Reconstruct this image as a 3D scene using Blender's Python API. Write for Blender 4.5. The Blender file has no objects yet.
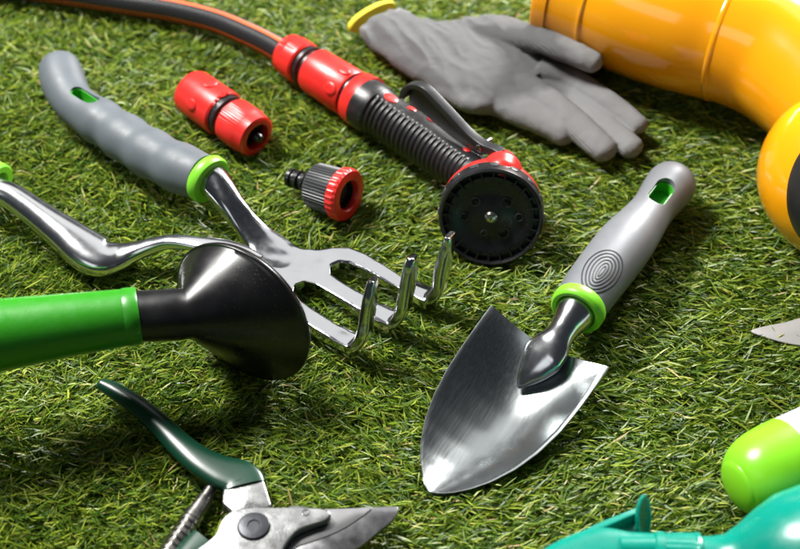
import bpy, bmesh, math, random
import numpy as np
from mathutils import Vector, Matrix, noise
from mathutils.bvhtree import BVHTree

random.seed(7); rng = np.random.default_rng(7)
S = 0.01                                    # everything below is written in centimetres
scene = bpy.context.scene
COL = scene.collection

# ------------------------------------------------------------------ camera
ELEV = math.radians(47); DIST = 90.0; LENS = 70.0
CAM = Vector((0, -DIST*math.cos(ELEV), DIST*math.sin(ELEV)))
cd = bpy.data.cameras.new("camera"); cam = bpy.data.objects.new("camera", cd); COL.objects.link(cam)
cam.location = CAM*S
cam.rotation_euler = (math.pi/2-ELEV, 0, 0)
cd.lens = LENS; cd.sensor_width = 36; cd.clip_start = 0.02; cd.clip_end = 60
cd.dof.use_dof = True; cd.dof.focus_distance = 0.85; cd.dof.aperture_fstop = 7.0
scene.camera = cam
FWD = Vector((0, math.cos(ELEV), -math.sin(ELEV))); RGT = Vector((1, 0, 0)); UPV = Vector((0, math.sin(ELEV), math.cos(ELEV)))
FPX = 800*LENS/36
def ray(u, v): return (FWD + RGT*((u-400)/FPX) - UPV*((v-274.5)/FPX))
def P(u, v, z=0.0):
    d = ray(u, v); return CAM + d*((z-CAM.z)/d.z)
def Pplane(u, v, a, n):
    d = ray(u, v); return CAM + d*((a-CAM).dot(n)/d.dot(n))

# ------------------------------------------------------------------ world and lamps
w = bpy.data.worlds.new("World"); scene.world = w; w.use_nodes = True
bg = w.node_tree.nodes["Background"]; bg.inputs[0].default_value = (0.75, 0.85, 1.0, 1); bg.inputs[1].default_value = 0.045
def area(name, loc, target, size, sizey, watts, col):
    l = bpy.data.lights.new(name, 'AREA'); l.shape = 'RECTANGLE'; l.size = size*S; l.size_y = sizey*S
    l.energy = watts; l.color = col
    o = bpy.data.objects.new(name, l); COL.objects.link(o); o.location = Vector(loc)*S
    o.rotation_euler = (Vector(target)-Vector(loc)).to_track_quat('-Z', 'Y').to_euler()
    return o
area("key_softbox", (-88, 62, 150), (2, 3, 0), 50, 50, 84, (1.0, 0.98, 0.94))
area("back_softbox", (8, 135, 150), (0, 0, 0), 140, 85, 4.6, (1.0, 0.99, 0.97))
area("side_softbox", (80, 125, 72), (28, 5, 0), 46, 46, 62, (1.0, 0.98, 0.95))
area("front_fill", (-90, -110, 130), (0, 0, 0), 90, 60, 2.2, (0.95, 0.98, 1.0))
scene.view_settings.view_transform = 'Standard'; scene.view_settings.look = 'None'
scene.view_settings.exposure = 0.0; scene.view_settings.gamma = 1.0
scene.cycles.use_denoising = True
scene.cycles.max_bounces = 8

# ------------------------------------------------------------------ materials
def mat(name, col, rough=0.5, metal=0.0, coat=0.0, var=0.0, vscale=60, bump=0.0, bscale=400, spec=0.5, sss=0.0, rvar=0.0, rscale=150, trans=0.0, stretch=None, dust=0.0):
    m = bpy.data.materials.new(name); m.use_nodes = True; nt = m.node_tree; N = nt.nodes; L = nt.links
    b = N["Principled BSDF"]
    b.inputs["Base Color"].default_value = (*col, 1); b.inputs["Roughness"].default_value = rough
    b.inputs["Metallic"].default_value = metal; b.inputs["Coat Weight"].default_value = coat
    b.inputs["Coat Roughness"].default_value = 0.06
    b.inputs["Specular IOR Level"].default_value = spec
    if sss: b.inputs["Subsurface Weight"].default_value = sss; b.inputs["Subsurface Scale"].default_value = 0.004; b.inputs["Subsurface Radius"].default_value = (1, 1, 1)
    if trans: b.inputs["Transmission Weight"].default_value = trans
    tc = N.new("ShaderNodeTexCoord"); src = tc.outputs["Object"]
    if stretch:
        mp = N.new("ShaderNodeMapping"); mp.vector_type = 'TEXTURE'; mp.inputs["Scale"].default_value = (stretch[0], 1, 1); mp.inputs["Rotation"].default_value = (0, 0, stretch[1]); L.new(src, mp.inputs[0]); src = mp.outputs[0]
    def nz(scale, detail=4):
        n = N.new("ShaderNodeTexNoise"); n.inputs["Scale"].default_value = scale; n.inputs["Detail"].default_value = detail; L.new(src, n.inputs["Vector"]); return n
    if var:
        n = nz(vscale); r = N.new("ShaderNodeMapRange"); r.inputs[1].default_value = .3; r.inputs[2].default_value = .7; r.inputs[3].default_value = 1-var; r.inputs[4].default_value = 1+var
        L.new(n.outputs[0], r.inputs[0]); mx = N.new("ShaderNodeVectorMath"); mx.operation = 'SCALE'; mx.inputs[0].default_value = col
        L.new(r.outputs[0], mx.inputs["Scale"]); L.new(mx.outputs[0], b.inputs["Base Color"])
    if dust:
        n = nz(1100, 2); n2 = nz(35, 3)
        r = N.new("ShaderNodeMapRange"); r.inputs[1].default_value = .66; r.inputs[2].default_value = .72; L.new(n.outputs[0], r.inputs[0])
        r2 = N.new("ShaderNodeMapRange"); r2.inputs[1].default_value = .45; r2.inputs[2].default_value = .65; r2.inputs[4].default_value = dust; L.new(n2.outputs[0], r2.inputs[0])
        mu = N.new("ShaderNodeMath"); mu.operation = 'MULTIPLY'; L.new(r.outputs[0], mu.inputs[0]); L.new(r2.outputs[0], mu.inputs[1])
        mx = N.new("ShaderNodeMix"); mx.data_type = 'RGBA'; mx.inputs[6].default_value = (*col, 1); mx.inputs[7].default_value = (.35, .34, .30, 1); L.new(mu.outputs[0], mx.inputs[0]); L.new(mx.outputs[2], b.inputs["Base Color"])
    if rvar:
        n = nz(rscale, 6); r = N.new("ShaderNodeMapRange"); r.inputs[1].default_value = .3; r.inputs[2].default_value = .7; r.inputs[3].default_value = max(.02, rough-rvar); r.inputs[4].default_value = rough+rvar
        L.new(n.outputs[0], r.inputs[0]); L.new(r.outputs[0], b.inputs["Roughness"])
    if bump:
        n = nz(bscale); bp = N.new("ShaderNodeBump"); bp.inputs["Strength"].default_value = bump; bp.inputs["Distance"].default_value = 0.0005
        L.new(n.outputs[0], bp.inputs["Height"]); L.new(bp.outputs[0], b.inputs["Normal"])
    return m
M = {}
M['grip'] = mat("grip_grey", (0.092, 0.107, 0.122), 0.52, var=.04, bump=.12, bscale=1500, rvar=.06)
M['grip_silver'] = mat("grip_silver", (0.155, 0.165, 0.18), 0.5, metal=.2, bump=.12, bscale=1800, rvar=.05)
M['lime'] = mat("lime_rubber", (0.19, 0.58, 0.025), 0.38, sss=.1, bump=.05)
M['lime_inner'] = mat("green_liner", (0.03, 0.30, 0.01), 0.4)
M['chrome'] = mat("polished_steel", (0.60, 0.61, 0.63), 0.2, metal=1, rvar=.02, rscale=220)
M['scoop'] = mat("worn_steel", (0.32, 0.345, 0.35), 0.24, metal=1, rvar=.025, rscale=900, bump=.005, bscale=1800, stretch=(25, math.radians(61)))
M['alu'] = mat("cast_aluminium", (0.52, 0.53, 0.55), 0.15, metal=1, rvar=.02, rscale=400)
M['steel'] = mat("brushed_steel", (0.26, 0.26, 0.27), 0.26, metal=1, var=.12, vscale=60, rvar=.05)
M['plate'] = mat("shot_blasted_alloy", (0.36, 0.365, 0.365), 0.3, metal=.95, bump=.2, bscale=900, rvar=.08)
M['spring'] = mat("dark_chrome", (0.36, 0.35, 0.33), 0.26, metal=1, rvar=.06)
M['pivot'] = mat("blued_bolt", (0.04, 0.042, 0.048), 0.38, metal=.7, bump=.2, bscale=400)
M['red'] = mat("red_plastic", (0.62, 0.022, 0.018), 0.33, sss=.06, bump=.06, bscale=900, rvar=.05)
M['black'] = mat("black_plastic", (0.012, 0.012, 0.014), 0.3, dust=.35, rvar=.06, bump=.05, bscale=900)
M['blackrubber'] = mat("black_rubber", (0.011, 0.011, 0.012), 0.36, dust=.4, bump=.1, bscale=1200, rvar=.06)
M['gloss_black'] = mat("glossy_black_plastic", (0.006, 0.006, 0.007), 0.32, rvar=.07, rscale=90, bump=.03, bscale=300, dust=.5)
M['dark'] = mat("dark_grey_plastic", (0.035, 0.037, 0.04), 0.4, bump=.08)
M['trig'] = mat("trigger_plastic", (0.02, 0.021, 0.023), 0.38, bump=.06)
M['green'] = mat("green_plastic", (0.022, 0.22, 0.008), 0.36, sss=.1, bump=.12, bscale=500, rvar=.07, dust=.35)
M['dkgreen'] = mat("dark_green_dip", (0.003, 0.035, 0.018), 0.3, bump=.04, bscale=300)
M['yellow'] = mat("yellow_rubber", (0.86, 0.35, 0.005), 0.17, coat=.7, bump=.05, bscale=120, sss=.05)
M['sole'] = mat("black_sole", (0.012, 0.013, 0.014), 0.4, bump=.2)
M['cuff'] = mat("yellow_cuff", (0.72, 0.62, 0.03), 0.75, bump=.6, bscale=900)
M['teal'] = mat("teal_plastic", (0.0, 0.23, 0.17), 0.27, sss=.15, bump=.05, rvar=.05)
M['teal_dark'] = mat("teal_inside", (0.0, 0.15, 0.10), 0.4)
M['limeplastic'] = mat("lime_plastic", (0.22, 0.60, 0.02), 0.3, sss=.25, bump=.04)
M['white'] = mat("white_plastic", (0.5, 0.52, 0.53), 0.35, sss=.1)
M['screw'] = mat("screw_steel", (0.6, 0.58, 0.52), 0.25, metal=1)
M['palewhite'] = mat("satin_blade", (0.42, 0.41, 0.40), 0.42, metal=.3, var=.06, vscale=40, bump=.1)

def glove_material():
    m = mat("grey_coated_knit", (0.27, 0.275, 0.28), 0.62, var=.08, vscale=45)
    nt = m.node_tree; N = nt.nodes; L = nt.links; b = N["Principled BSDF"]
    pc0 = P(462, 46, 2.5)*S
    tc = N.new("ShaderNodeTexCoord"); mq = N.new("ShaderNodeMapping"); mq.vector_type = 'TEXTURE'; mq.inputs["Location"].default_value = tuple(pc0); mq.inputs["Rotation"].default_value = (0, 0, math.radians(-24)); mq.inputs["Scale"].default_value = (.075, .040, .06)
    L.new(tc.outputs["Object"], mq.inputs[0]); ln = N.new("ShaderNodeVectorMath"); ln.operation = 'LENGTH'; L.new(mq.outputs[0], ln.inputs[0])
    nz_ = N.new("ShaderNodeTexNoise"); nz_.inputs["Scale"].default_value = 60; L.new(tc.outputs["Object"], nz_.inputs[0])
    am = N.new("ShaderNodeMath"); am.operation = 'MULTIPLY_ADD'; am.inputs[1].default_value = .3; L.new(nz_.outputs[0], am.inputs[0]); L.new(ln.outputs["Value"], am.inputs[2])
    mr_ = N.new("ShaderNodeMapRange"); mr_.inputs[1].default_value = 1.05; mr_.inputs[2].default_value = 1.22; L.new(am.outputs[0], mr_.inputs[0])
    cm_ = N.new("ShaderNodeMix"); cm_.data_type = 'RGBA'; cm_.inputs[6].default_value = (.10, .102, .105, 1); cm_.inputs[7].default_value = (.23, .232, .235, 1); L.new(mr_.outputs[0], cm_.inputs[0]); L.new(cm_.outputs[2], b.inputs["Base Color"])
    mp = N.new("ShaderNodeMapping"); mp.inputs["Rotation"].default_value = (0, 0, math.radians(50))
    L.new(tc.outputs["Object"], mp.inputs[0])
    wv = N.new("ShaderNodeTexWave"); wv.inputs["Scale"].default_value = 330; wv.inputs["Distortion"].default_value = 1.2; wv.inputs["Detail"].default_value = 2
    wv2 = N.new("ShaderNodeTexWave"); wv2.bands_direction = 'Y'; wv2.inputs["Scale"].default_value = 380; wv2.inputs["Distortion"].default_value = 1.5
    L.new(mp.outputs[0], wv.inputs[0]); L.new(mp.outputs[0], wv2.inputs[0])
    mul = N.new("ShaderNodeMath"); mul.operation = 'ADD'; L.new(wv.outputs["Fac"], mul.inputs[0]); L.new(wv2.outputs["Fac"], mul.inputs[1])
    ns = N.new("ShaderNodeTexNoise"); ns.inputs["Scale"].default_value = 110; ns.inputs["Detail"].default_value = 6; L.new(tc.outputs["Object"], ns.inputs[0])
    ad = N.new("ShaderNodeMath"); ad.operation = 'MULTIPLY_ADD'; ad.inputs[1].default_value = 1.6; L.new(ns.outputs[0], ad.inputs[0]); L.new(mul.outputs[0], ad.inputs[2])
    bp = N.new("ShaderNodeBump"); bp.inputs["Strength"].default_value = .7; bp.inputs["Distance"].default_value = .0004
    L.new(ad.outputs[0], bp.inputs["Height"]); L.new(bp.outputs[0], b.inputs["Normal"])
    return m
M['glove'] = glove_material()

def hose_material():
    m = mat("striped_hose", (0.012, 0.012, 0.014), 0.4); nt = m.node_tree; N = nt.nodes; L = nt.links; b = N["Principled BSDF"]
    uv = N.new("ShaderNodeUVMap"); sp = N.new("ShaderNodeSeparateXYZ"); L.new(uv.outputs[0], sp.inputs[0])
    ml = N.new("ShaderNodeMath"); ml.operation = 'MULTIPLY'; ml.inputs[1].default_value = 2; L.new(sp.outputs[0], ml.inputs[0])
    fr = N.new("ShaderNodeMath"); fr.operation = 'FRACT'; L.new(ml.outputs[0], fr.inputs[0])
    cr = N.new("ShaderNodeValToRGB"); cr.color_ramp.interpolation = 'CONSTANT'; e = cr.color_ramp.elements
    e[0].position = 0; e[0].color = (0.012, 0.012, 0.014, 1); e[1].position = .02; e[1].color = (0.7, 0.10, 0.015, 1)
    for p, c in ((.055, (0.012, 0.012, 0.014, 1)), (.11, (0.7, 0.10, 0.015, 1)), (.15, (0.012, 0.012, 0.014, 1)), (.60, (0.7, 0.10, 0.015, 1)), (.72, (0.012, 0.012, 0.014, 1))):
        x = e.new(p); x.color = c
    L.new(fr.outputs[0], cr.inputs[0]); L.new(cr.outputs[0], b.inputs["Base Color"])
    sn = N.new("ShaderNodeMath"); sn.operation = 'SINE'; m2 = N.new("ShaderNodeMath"); m2.operation = 'MULTIPLY'; m2.inputs[1].default_value = 3500
    L.new(sp.outputs[1], m2.inputs[0]); L.new(m2.outputs[0], sn.inputs[0])
    bp = N.new("ShaderNodeBump"); bp.inputs["Strength"].default_value = .5; bp.inputs["Distance"].default_value = .0004; L.new(sn.outputs[0], bp.inputs["Height"]); L.new(bp.outputs[0], b.inputs["Normal"])
    return m
M['hose'] = hose_material()

# ------------------------------------------------------------------ mesh helpers (coordinates in cm)
class MB:
    def __init__(s): s.v = []; s.f = []; s.uv = {}
    def add(s, vs, fs):
        o = len(s.v); s.v += [Vector(p) for p in vs]; s.f += [tuple(i+o for i in f) for f in fs]; return s
def finish(name, mb, m, parent=None, sharp=38, bevel=0.0, smooth=True, sub=0):
    me = bpy.data.meshes.new(name); me.from_pydata([tuple(p*S) for p in mb.v], [], mb.f)
    bm = bmesh.new(); bm.from_mesh(me); bmesh.ops.recalc_face_normals(bm, faces=bm.faces)
    if bevel:
        es = [e for e in bm.edges if len(e.link_faces) == 2 and e.calc_face_angle(0) > math.radians(35)]
        bmesh.ops.bevel(bm, geom=es, offset=bevel*S, segments=3, profile=.5, affect='EDGES', clamp_overlap=True)
    for f in bm.faces: f.smooth = smooth
    for e in bm.edges:
        if len(e.link_faces) == 2 and e.calc_face_angle(0) > math.radians(sharp): e.smooth = False
    bm.to_mesh(me); bm.free()
    me.materials.append(m)
    o = bpy.data.objects.new(name, me); COL.objects.link(o)
    if parent: o.parent = parent; o.matrix_parent_inverse = Matrix.Translation(-parent.location)
    return o
def setmesh(o, me):
    old = o.data; o.data = me; bpy.data.meshes.remove(old)
def evalmods(o):
    dg = bpy.context.evaluated_depsgraph_get(); dg.update()
    me = bpy.data.meshes.new_from_object(o.evaluated_get(dg), depsgraph=dg); o.modifiers.clear(); mats = [x for x in o.data.materials]
    setmesh(o, me)
    if not me.materials:
        for x in mats: me.materials.append(x)
    return o
def shade(o, sharp=38):
    bm = bmesh.new(); bm.from_mesh(o.data)
    for f in bm.faces: f.smooth = True
    for e in bm.edges: e.smooth = not (len(e.link_faces) == 2 and e.calc_face_angle(0) > math.radians(sharp))
    bm.to_mesh(o.data); bm.free()
def fuse(o, voxel=.1, smooth=6, sharp=180, disp=None):
    r = o.modifiers.new("r", 'REMESH'); r.mode = 'VOXEL'; r.voxel_size = voxel*S; r.adaptivity = 0
    if smooth:
        s = o.modifiers.new("s", 'SMOOTH'); s.factor = .5; s.iterations = smooth
    evalmods(o)
    if disp:
        me = o.data
        ns = [v.normal.copy() for v in me.vertices]
        for v, n in zip(me.vertices, ns): v.co += n*(disp(v.co/S)*S)
    shade(o, sharp); return o
def cut(o, cutter):
    b = o.modifiers.new("b", 'BOOLEAN'); b.operation = 'DIFFERENCE'; b.object = cutter; b.solver = 'EXACT'
    evalmods(o); me = cutter.data; bpy.data.objects.remove(cutter); bpy.data.meshes.remove(me); return o
def catmull(pts, n):
    pts = np.array(pts, float); k = len(pts); out = []
    ext = np.vstack([2*pts[0]-pts[1], pts, 2*pts[-1]-pts[-2]])
    for i in range(k-1):
        p0, p1, p2, p3 = ext[i:i+4]
        for t in np.linspace(0, 1, n, endpoint=False):
            out.append(.5*((2*p1)+(-p0+p2)*t+(2*p0-5*p1+4*p2-p3)*t*t+(-p0+3*p1-3*p2+p3)*t**3))
    out.append(pts[-1]); return np.array(out)
def loft(rows, n=36, per=8, up=(0, 0, 1), e=2.0, cap=True, mod=None, mb=None, uvs=False):
    """rows: (point, half width, half height[, exponent]) smoothed through; returns MB"""
    mb = mb or MB()
    data = [[*r[0], r[1], r[2], (r[3] if len(r) > 3 else e)] for r in rows]
    D = catmull(data, per) if per > 1 else np.array(data, float)
    up = Vector(up); K = len(D); vs = []; fr = []
    pts = [Vector(d[:3]) for d in D]
    L = 0.0
    for i in range(K):
        t = (pts[min(i+1, K-1)]-pts[max(i-1, 0)]).normalized()
        sd = t.cross(up).normalized(); uu = sd.cross(t).normalized(); fr.append((t, sd, uu))
        if i: L += (pts[i]-pts[i-1]).length
        ex = D[i][5]
        for j in range(n):
            a = 2*math.pi*j/n; c, s = math.cos(a), math.sin(a)
            x = math.copysign(abs(c)**(2/ex), c)*D[i][3]; y = math.copysign(abs(s)**(2/ex), s)*D[i][4]
            if mod: k = mod(i/(K-1), a, L); x *= k; y *= k
            vs.append(pts[i]+sd*x+uu*y)
    fs = [(i*n+j, i*n+(j+1) % n, (i+1)*n+(j+1) % n, (i+1)*n+j) for i in range(K-1) for j in range(n)]
    if cap:
        fs.append(tuple(range(n))[::-1]); fs.append(tuple((K-1)*n+j for j in range(n)))
    mb.add(vs, fs); mb.frames = fr; mb.pts = pts; mb.n = n
    return mb
def rounded(rows, end=True, start=True):
    """append shrinking rows so the ends are rounded"""
    out = list(rows)
    def capend(a, b):
        pa, pb = Vector(a[0]), Vector(b[0]); d = (pb-pa).normalized(); r = min(b[1], b[2]); ex = b[3:] 
        return [(pb+d*r*.5, b[1]*.86, b[2]*.86, *ex), (pb+d*r*.85, b[1]*.5, b[2]*.5, *ex), (pb+d*r, b[1]*.12, b[2]*.12, *ex)]
    if end: out = out+capend(out[-2], out[-1])
    if start: out = capend(rows[1], rows[0])[::-1]+out
    return out
def basis(axis, up=(0, 0, 1)):
    t = Vector(axis).normalized(); u = Vector(up)
    if abs(t.dot(u)) > .97: u = Vector((0, 1, 0))
    sd = t.cross(u).normalized(); return t, sd, sd.cross(t).normalized()
def lathe(org, axis, prof, n=64, mod=None, mb=None, up=(0, 0, 1), closed=False):
    """prof: (t, r) along axis; closed joins the last ring to the first; mod(i, angle) scales the radius"""
    mb = mb or MB(); t, sd, uu = basis(axis, up); org = Vector(org); vs = []; K = len(prof)
    for i, (d, r) in enumerate(prof):
        for j in range(n):
            a = 2*math.pi*j/n; k = mod(i, a) if mod else 1
            vs.append(org+t*d+(sd*math.cos(a)+uu*math.sin(a))*r*k)
    fs = [(i*n+j, i*n+(j+1) % n, (i+1)*n+(j+1) % n, (i+1)*n+j) for i in range(K-1) for j in range(n)]
    if closed: fs += [((K-1)*n+j, (K-1)*n+(j+1) % n, (j+1) % n, j) for j in range(n)]
    else: fs += [tuple(range(n))[::-1], tuple((K-1)*n+j for j in range(n))]
    return mb.add(vs, fs)
def prism(pts, d, mb=None):
    """polygon (3D points) extruded by vector d"""
    mb = mb or MB(); k = len(pts); d = Vector(d); vs = [Vector(p) for p in pts]+[Vector(p)+d for p in pts]
    return mb.add(vs, [tuple(range(k))[::-1], tuple(range(k, 2*k))]+[(i, (i+1) % k, k+(i+1) % k, k+i) for i in range(k)])
def smoothpoly(px, n=5):
    a = np.array(px+px[:3], float); out = []
    for i in range(len(px)):
        p0, p1, p2, p3 = (a[(i+j) % len(px)] for j in range(4))
        for t in np.linspace(0, 1, n, endpoint=False):
            out.append(tuple(.5*((2*p1)+(-p0+p2)*t+(2*p0-5*p1+4*p2-p3)*t*t+(-p0+3*p1-3*p2+p3)*t**3)))
    return out
def thing(name, label, cat, loc, group=None):
    o = bpy.data.objects.new(name, None); COL.objects.link(o); o.location = Vector((loc[0], loc[1], 0))*S
    o.empty_display_size = .01; o['label'] = label; o['category'] = cat
    if group: o['group'] = group
    return o
def bvh(o):
    me = o.data
    return BVHTree.FromPolygons([v.co/S for v in me.vertices], [tuple(p.vertices) for p in me.polygons])
def hit(tree, u, v):
    d = ray(u, v).normalized(); r = tree.ray_cast(CAM, d); return (r[0], r[1]) if r[0] is not None else (None, None)
def slot(center, axis, normal, hl, hw, depth, n=24, mb=None, squareend=False):
    """stadium shaped prism, long axis `axis`, extruded along normal both ways"""
    t = Vector(axis).normalized(); nn = Vector(normal).normalized(); sd = t.cross(nn).normalized(); nn = sd.cross(t).normalized(); pts = []
    for j in range(n):
        a = 2*math.pi*j/n; c, s = math.cos(a), math.sin(a)
        off = (hl-hw)*(1 if c > 0 else -1); pts.append(Vector(center)+t*(off+c*hw)+sd*(s*hw)-nn*depth)
    return prism(pts, nn*depth*2, mb), pts, nn, t, sd
def slotliner(name, center, axis, normal, hl, hw, wall, d0, d1, parent):
    """green lining of a hanging hole: a hollow stadium tube closed by a floor"""
    mb = MB(); rings = []
    for (k, d) in ((0, d0), (0, d1), (wall, d1), (wall, d0+.1)):
        _, pts, nn, t, sd = slot(center, axis, normal, hl-k, hw-k, 0)
        rings.append([p+nn*d for p in pts])
    n = len(rings[0]); vs = [p for r in rings for p in r]
    fs = [(i*n+j, i*n+(j+1) % n, ((i+1) % 4)*n+(j+1) % n, ((i+1) % 4)*n+j) for i in range(3) for j in range(n)]
    fs += [tuple(range(n)), tuple(3*n+j for j in range(n))]
    return finish(name, mb.add(vs, fs), M['lime_inner'], parent, 45)

# ================================================================== GROUND
gm = MB(); gm.add([(-400, -300, -1.25), (400, -300, -1.25), (400, 500, -1.25), (-400, 500, -1.25)], [(0, 1, 2, 3)])
ground = finish("ground", gm, mat("turf_backing", (0.035, 0.05, 0.015), .9, var=.4, vscale=120, bump=.8, bscale=300))
ground['kind'] = 'structure'

# ================================================================== HAND TROWEL
tr = thing("hand_trowel", "hand trowel with shiny scoop blade and silver grey grip lying centre right on the grass", "trowel", P(540, 330))
rows = [(P(578, 307, 2.7), 1.42, 1.40), (P(592, 287, 2.6), 1.56, 1.5), (P(622, 248, 2.4), 1.63, 1.55), (P(640, 226, 2.2), 1.42, 1.4), (P(652, 210, 2.05), 1.28, 1.28), (P(664, 194, 1.95), 1.42, 1.4), (P(671, 185, 1.9), 1.48, 1.42)]
rows = rounded(rows, start=False)
grip = finish("grip", loft(rows, 48, 10), M['grip_silver'], tr)
gb = bvh(grip); c0, n0 = hit(gb, 662, 191)
gax = (P(671, 183, 1.9)-P(640, 226, 2.2)).normalized()
cm = slot(c0, gax, n0, 1.12, .58, 1.1)[0]; cutter = finish("cutter", cm, M['grip_silver'])
cut(grip, cutter)
bv = grip.modifiers.new("b", 'BEVEL'); bv.width = .07*S; bv.segments = 3; bv.limit_method = 'ANGLE'; bv.angle_limit = math.radians(50); evalmods(grip); shade(grip, 40)
slotliner("hole_liner", c0, gax, n0, 1.12, .58, .09, -1.02, -.25, tr)
ax = (P(571, 318, 2.7)-P(592, 287, 2.6)).normalized()
finish("collar", lathe(P(581, 304, 2.7), ax, [(-.1, 1.3), (0, 1.46), (.12, 1.53), (.55, 1.53), (.70, 1.47), (.78, 1.36), (.76, 1.18), (.6, 1.1), (-.1, .9)], 64, closed=True), M['lime'], tr)
# emblem: concentric egg shaped rings standing on the grip
ring_mb = MB(); ac = (P(622, 248, 2.4)-P(585, 298, 2.6)).normalized(); pc, pn = hit(gb, 602, 271)
t_, sd_ = ac, ac.cross(pn).normalized()
for k in range(6):
    a_, b_ = 1.72*(1-.15*k), .94*(1-.17*k)**1.25; loop = []
    
    for j in range(40):
        a = 2*math.pi*j/40; q = pc+t_*(a_*math.cos(a)*1.0)+sd_*(b_*math.sin(a)*(1+.18*math.cos(a)))+pn*2
        r = gb.ray_cast(q, -pn); loop.append((r[0], r[1]) if r[0] is not None else (q-pn*2, pn))
    vs = []
    for j, (q, nn) in enumerate(loop):
        td = (loop[(j+1) % 40][0]-loop[j-1][0]).normalized(); s2 = td.cross(nn).normalized()
        for x, y in ((-.05, -.03), (-.035, .03), (.035, .03), (.05, -.03)): vs.append(q+s2*x+nn*y)
    ring_mb.add(vs, [(j*4+i, j*4+(i+1) % 4, ((j+1) % 40)*4+(i+1) % 4, ((j+1) % 40)*4+i) for j in range(40) for i in range(4)])
finish("emblem", ring_mb, M['dark'], tr)
# scoop
Lp, Rp, Tp = P(491, 305, 2.1), P(609, 367, 2.1), P(431, 492, .25)
mid = (Lp+Rp)/2; axl = (Tp-mid); lng = axl.length; axd = axl.normalized(); acr = (Rp-Lp).normalized(); nb = acr.cross(axd).normalized()
if nb.z < 0: nb = -nb
hw = (Rp-Lp).length/2
NV, NU = 44, 44
def outline(v):
    w_ = np.interp(v, [0, .12, .25, .4, .55, .68, .8, .88, .94, .975, 1], [1, 1.0, .99, .96, .88, .76, .59, .43, .27, .15, .02]); return w_*hw
vs = []
for i in range(NV+1):
    v = (i/NV); v = 1-(1-v)**1.35
    w_ = outline(v); dep = (.55+1.1*min(1, v/.38)*(2-min(1, v/.38)))*(w_/hw)**1.3*(1-.25*v)
    for j in range(NU+1):
        u = -1+2*j/NU
        notch = (1-v)**6*(1-abs(u))*.5
        c = mid+axd*(lng*v+notch)+acr*(w_*u)-nb*(dep*(1-min(1, abs(u)/.955)**2.0))
        c = c+Vector((0, 0, -.3*math.sin(math.pi*v)))
        vs.append(c)
W1 = NU+1
top = [Vector(p) for p in vs]
nrm = []
for i in range(NV+1):
    for j in range(W1):
        a = top[min(i+1, NV)*W1+j]-top[max(i-1, 0)*W1+j]; b = top[i*W1+min(j+1, NU)]-top[i*W1+max(j-1, 0)]
        q = b.cross(a).normalized() if i < NV else nb
        nrm.append(q if q.z > 0 else -q)
th = .15
allv = top+[p-n_*th for p, n_ in zip(top, nrm)]; K = len(top); fs = []
for i in range(NV):
    for j in range(NU):
        a = i*W1+j; fs += [(a, a+1, a+W1+1, a+W1), (K+a, K+a+W1, K+a+W1+1, K+a+1)]
for i in range(NV):
    for j in (0, NU):
        a = i*W1+j; fs.append((a, a+W1, K+a+W1, K+a))
for j in range(NU):
    fs.append((j, K+j, K+j+1, j+1)); a = NV*W1+j; fs.append((a, a+1, K+a+1, K+a))
scoop = finish("blade", MB().add(allv, fs), M['scoop'], tr, 50)
sk = [(P(583, 300, 2.7), 1.18, 1.18), (P(574, 315, 2.65), 1.05, 1.05), (P(565, 328, 2.45), .82, .8), (P(558, 338, 2.2), .84, .66), (P(551, 347, 1.95), 1.12, .6), (P(543, 356, 1.6), 1.25, .56), (P(535, 366, 1.2), 1.05, .5), (P(527, 376, .8), .7, .38), (P(521, 384, .5), .32, .2), (P(518, 388, .35), .08, .06)]
finish("shank", loft(sk, 40, 10), M['chrome'], tr)

# ================================================================== HAND FORK
fk = thing("hand_fork", "three tine hand fork with grey finger grip and lime green collar", "hand fork", P(230, 200))
rows = [(P(60, 70, 2.0), 1.36, 1.25), (P(64, 84, 1.9), 1.42, 1.3), (P(73, 101, 1.8), 1.32, 1.25), (P(87, 113, 1.8), 1.36, 1.3), (P(101, 122, 1.85), 1.50, 1.45), (P(112, 129, 1.9), 1.40, 1.33), (P(124, 137, 1.95), 1.56, 1.47), (P(138, 146, 2.0), 1.48, 1.38), (P(150, 153, 2.1), 1.6, 1.5), (P(165, 161, 2.2), 1.48, 1.38), (P(180, 168, 2.35), 1.58, 1.5), (P(203, 177, 2.6), 1.35, 1.32)]
grip2 = finish("grip", loft(rounded(rows, end=False), 48, 8), M['grip'], fk)
gb2 = bvh(grip2); c2, n2 = hit(gb2, 85, 95)
gax2 = (P(97, 103, 2)-P(72, 86, 2)).normalized()
cutter = finish("cutter", slot(c2, gax2, n2, 1.15, .45, 1.1)[0], M['grip']); cut(grip2, cutter)
bv = grip2.modifiers.new("b", 'BEVEL'); bv.width = .12*S; bv.segments = 3; bv.limit_method = 'ANGLE'; bv.angle_limit = math.radians(50); evalmods(grip2); shade(grip2, 45)
slotliner("hole_liner", c2, gax2, n2, 1.15, .45, .08, -1.02, -.2, fk)
ax = (P(225, 193, 2.5)-P(198, 174, 2.6)).normalized()
finish("collar", lathe(P(205, 177, 2.6), ax, [(-.2, 1.25), (-.1, 1.4), (.05, 1.5), (.4, 1.5), (.56, 1.42), (.6, 1.25), (.56, .85), (-.2, .8)], 64, closed=True), M['lime'], fk)
f = MB()
loft([(P(208, 176, 2.6), 1.02, 1.0), (P(217, 185, 2.5), 1.0, .95), (P(231, 205, 2.15), .80, .66, 2.6), (P(246, 224, 1.65), .84, .5, 3), (P(260, 240, 1.3), 1.0, .4, 3.2), (P(274, 254, 1.15), 1.25, .33, 3), (P(290, 264, 1.1), 1.1, .28, 3), (P(306, 272, 1.05), .8, .22, 3)], 36, 8, mb=f)
UT = (-.62, .5, .6)
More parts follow.
